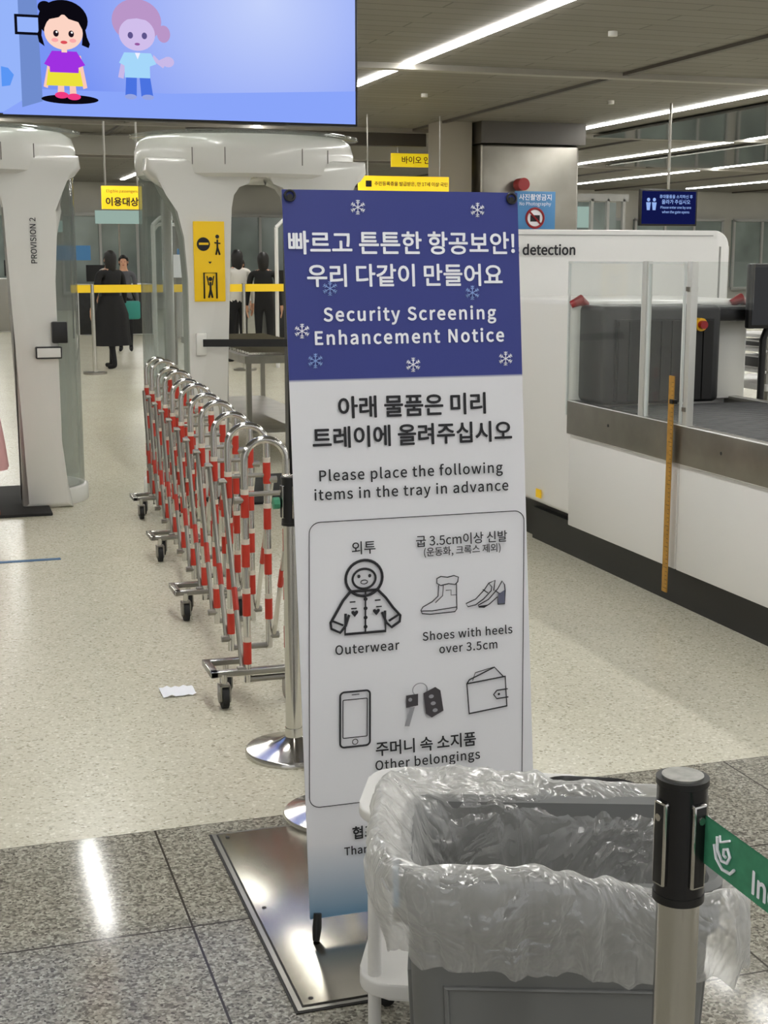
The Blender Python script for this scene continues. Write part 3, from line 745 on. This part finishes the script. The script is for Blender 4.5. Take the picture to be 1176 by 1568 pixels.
for x,y in ((3.0,20),(4.3,17),(5.0,21),(3.6,24)):
    for dx in (0,.75):b.tube([(x+dx,y,0),(x+dx,y,2.1)],.03,white,10)
    b.tube([(x,y,2.1),(x+.1,y,2.2),(x+.65,y,2.2),(x+.75,y,2.1)],.03,white,10)
b.done()
b=MB("queue_counter");
for x,y,w,h,m in ((4.9,29,1.2,1.05,white),(3.0,31,1.6,1.1,darkg),(6.6,28.5,1.0,1.0,darkg),(1.4,33,1.2,1.2,pane),(7.5,22,1.6,1.0,pane)):
    b.box(x,x+w,y,y+.7,0,h,m,.02);b.box(x+.2,x+.7,y,y+.05,h+.05,h+.4,black);b.box(x+.4,x+.5,y+.02,y+.05,h,h+.1,black)
b.done()
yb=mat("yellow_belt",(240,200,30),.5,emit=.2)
b=MB("yellow_queue_barrier")
for k in range(5):
    x=2.2+k*1.1
    b.tube([(x,20.6,0),(x,20.6,1.28)],.03,chrome,10);b.tube([(x,20.6,0),(x,20.6,.03)],.17,steel,20)
b.box(1.9,6.6,20.59,20.6,1.16,1.27,yb);b.done()
b=MB("far_info_signs")
for x,y,z,w,h,m in ((3.45,22,1.35,.35,.35,wht),(4.0,24,1.5,.3,.3,bl),(2.4,30,1.6,.8,.3,bl),(5.9,23.5,2.0,.4,.25,bl),(3.1,28,2.3,.9,.25,shopg),(1.6,26,2.1,.7,.2,shopg)):
    b.box(x,x+w,y,y+.04,z,z+h,m)
    b.tube([(x+w/2,y+.05,0),(x+w/2,y+.05,z+h)],.02,steel,8)
b.done()
b=MB("roller_table")
b.box(2.35,3.2,11.0,14.0,.82,.88,steel);
for k in range(28):b.tube([(2.4,11.1+k*.1,.885),(3.15,11.1+k*.1,.885)],.025,chrome,8)
for y in (11.1,12.5,13.9):
    for x in (2.4,3.15):b.box(x-.02,x+.02,y-.02,y+.02,0,.84,steel)
b.box(2.4,3.15,11.1,13.9,.25,.28,steel);b.done()
# ---------- people
def human(name,loc,rz,h,cols,skirt=False,arms=((.0,.02),(.0,.02)),hairlen=.0,stride=.0,wide=1.0):
    E=empty(name,loc,(0,0,rz));k=h/1.7
    V=[];ED=[];RD=[]
    def v(p,r,par=None):
        V.append(Vector(p)*k);RD.append((r[0]*k,r[1]*k) if isinstance(r,tuple) else (r*k,r*k))
        if par is not None:ED.append((par,len(V)-1))
        return len(V)-1
    w=wide
    pel=v((0,0,.95),(.145*w,.105*w));wa=v((0,0,1.08),(.12*w,.09*w),pel);ch=v((0,0,1.27),(.15*w,.105*w),wa);up=v((0,0,1.39),(.10*w,.075),ch)
    nk=v((0,0,1.46),(.052,.052),up);hd0=v((0,.01,1.53),(.06,.065),nk);hd=v((0,.012,1.60),(.074,.09),hd0);hd2=v((0,.0,1.67),(.05,.06),hd)
    for s in (-1,1):
        ax,ay=arms[0] if s<0 else arms[1]
        ay+=.04*(w-1)
        sh=v((s*.165*w,0,1.385),.05*w,up);e=v((s*(.205*w+ay*.3),ax*.3,1.12),.038*w,sh);wr=v((s*(.215*w+ay),.04+ax,.89),.025,e)
        pm=v((s*(.215*w+ay),.055+ax,.83),(.018,.035),wr)
        for fi,(dy,L_) in enumerate(((.03,.075),(.01,.085),(-.01,.08),(-.03,.06))):
            a=v((s*(.215*w+ay),.055+ax+dy,.785),.009,pm);b_=v((s*(.208*w+ay),.058+ax+dy,.785-L_*.5),.0085,a);v((s*(.198*w+ay),.06+ax+dy,.785-L_),.007,b_)
        t1=v((s*(.205*w+ay),.095+ax,.83),.010,pm);v((s*(.2*w+ay),.108+ax,.795),.008,t1)
        st=s*stride
        hp_=v((s*.085,0,.88),.085,pel);kn=v((s*.09,.02+st*.5,.50),.056,hp_);an=v((s*.09,-.01+st,.09),.036,kn);hl=v((s*.09,-.0+st,.045),(.038,.042),an);v((s*.10,.15+st,.03),(.035,.025),hl)
    me=bpy.data.meshes.new("b");me.from_pydata(V,ED,[]);o=bpy.data.objects.new("tmp",me);col.objects.link(o)
    md=o.modifiers.new("s","SKIN");md.use_smooth_shade=True
    for i,sv in enumerate(me.skin_vertices[0].data):sv.radius=RD[i];sv.use_root=(i==0)
    sb=o.modifiers.new("u","SUBSURF");sb.levels=2;sb.render_levels=2
    bpy.context.view_layer.update();dg=bpy.context.evaluated_depsgraph_get()
    m2=bpy.data.meshes.new_from_object(o.evaluated_get(dg));m2.name="body";bpy.data.objects.remove(o)
    mats=[cols['skin'],cols['top'],cols['bottom'],cols['shoe']];m2.materials.clear()
    for m in mats:m2.materials.append(m)
    for p in m2.polygons:
        c=p.center/k;i=0
        if c.z<.075:i=3
        elif c.z<.95 and abs(c.x)<.19*w:i=2 if c.z>cols.get('leg',.0) else 0
        elif c.z<1.44:
            i=1
            if abs(c.x)>.185*w and c.z<cols.get('sleeve',.9):i=0
        p.material_index=i;p.use_smooth=True
    ob=bpy.data.objects.new("body",m2);col.objects.link(ob);ob.parent=E
    mn=min(vv.co.z for vv in m2.vertices);ob.location.z=-mn
    b=MB("hair");c=Vector((0,-.012,1.615))*k
    b.sphere(c,.098*k,cols['hair'],(.95,1.08,1.12),3)
    for vv in b.bm.verts:
        if vv.co.y>c.y+.02*k and vv.co.z<c.z+.045*k:vv.co.y=c.y+.02*k
        if vv.co.z<c.z-.03*k and hairlen:vv.co.z-=(c.z-vv.co.z)*hairlen
    b.done(E,ang=180)
    b=MB("face")
    for s in (-1,1):b.sphere(Vector((s*.03,.093,1.6))*k,.010*k,ink,(1,.5,.7),1);b.sphere(Vector((s*.078,.01,1.59))*k,.018*k,cols['skin'],(.5,.8,1.4),2)
    b.sphere(Vector((0,.102,1.575))*k,.013*k,cols['skin'],(.8,1,1.4),2);b.sphere(Vector((0,.09,1.54))*k,.016*k,redl,(1.3,.4,.35),2);b.done(E,ang=180)
    if skirt:
        b=MB("skirt");b.loft([[(r*1.1*w*math.cos(a)*k*(1+.03*math.sin(9*a)*q),r*.85*w*math.sin(a)*k*(1+.03*math.sin(9*a)*q),z*k) for a in [2*math.pi*j/48 for j in range(48)]] for r,z,q in ((.27*skirt,.34,1),(.25*skirt,.5,1),(.2,.8,.5),(.15,1.0,0),(.135,1.06,0))],cols['bottom'],False,False);b.done(E)
    return E
skin=mat("skin",(205,155,125),.55);hair=mat("dark_hair",(20,17,16),.5);blk=mat("black_cloth",(22,22,24),.85);pink=mat("pink_cloth",(215,165,165),.85);wcl=mat("white_cloth",(215,212,205),.85);brn=mat("brown_shoe",(120,60,40),.6);gry=mat("grey_cloth",(90,90,95),.85)
human("woman_pink_skirt",(.20,9.3,0),math.radians(-80),1.62,dict(skin=skin,top=wcl,bottom=pink,shoe=brn,hair=hair,sleeve=1.16),1,((.0,.02),(.0,.02)),.6)
P1=human("woman_black_coat",(2.58,21.6,0),math.radians(30),1.74,dict(skin=skin,top=blk,bottom=blk,shoe=blk,hair=hair),.85,((.0,.05),(.06,.05)),1.6,stride=.16,wide=1.2)
b=MB("teal_bag");b.box(.25,.6,.05,.2,.72,1.0,mat("teal_bag_cloth",(50,140,130),.7),.03);b.tube([(.3,.12,1.0),(.34,.12,1.2),(.46,.12,1.2),(.55,.12,1.0)],.014,blk,8);b.done(P1)
human("queue_woman",(4.66,22.3,0),math.radians(10),1.76,dict(skin=skin,top=wcl,bottom=blk,shoe=blk,hair=hair),False,hairlen=1.5,wide=1.15)
human("queue_man",(5.0,21.9,0),math.radians(-20),1.72,dict(skin=skin,top=blk,bottom=blk,shoe=blk,hair=hair),False,hairlen=1.2,wide=1.15)
human("queue_man",(3.5,29.6,0),math.radians(160),1.7,dict(skin=skin,top=wcl,bottom=gry,shoe=blk,hair=hair),False,hairlen=.2)
human("queue_man",(3.3,25.6,0),math.radians(170),1.68,dict(skin=skin,top=gry,bottom=blk,shoe=blk,hair=hair),False,hairlen=.2)
human("queue_woman",(5.6,26.5,0),math.radians(150),1.62,dict(skin=skin,top=wcl,bottom=blk,shoe=blk,hair=hair),False,hairlen=.8)
human("queue_man",(14.0,17,0),math.radians(160),1.7,dict(skin=skin,top=gry,bottom=gry,shoe=blk,hair=hair),False,hairlen=.2)
# ---------- world, camera
w=bpy.data.worlds.new("w");sc.world=w;w.use_nodes=True
w.node_tree.nodes["Background"].inputs[0].default_value=(.985,.99,1,1);w.node_tree.nodes["Background"].inputs[1].default_value=.75
cd=bpy.data.cameras.new("camera");cd.sensor_fit='VERTICAL';cd.sensor_height=36;cd.lens=36*2150/1568
co=bpy.data.objects.new("camera",cd);co.location=(0,0,1.65);co.rotation_euler=(math.radians(90-10.26),0,math.radians(-17.7));col.objects.link(co);sc.camera=co
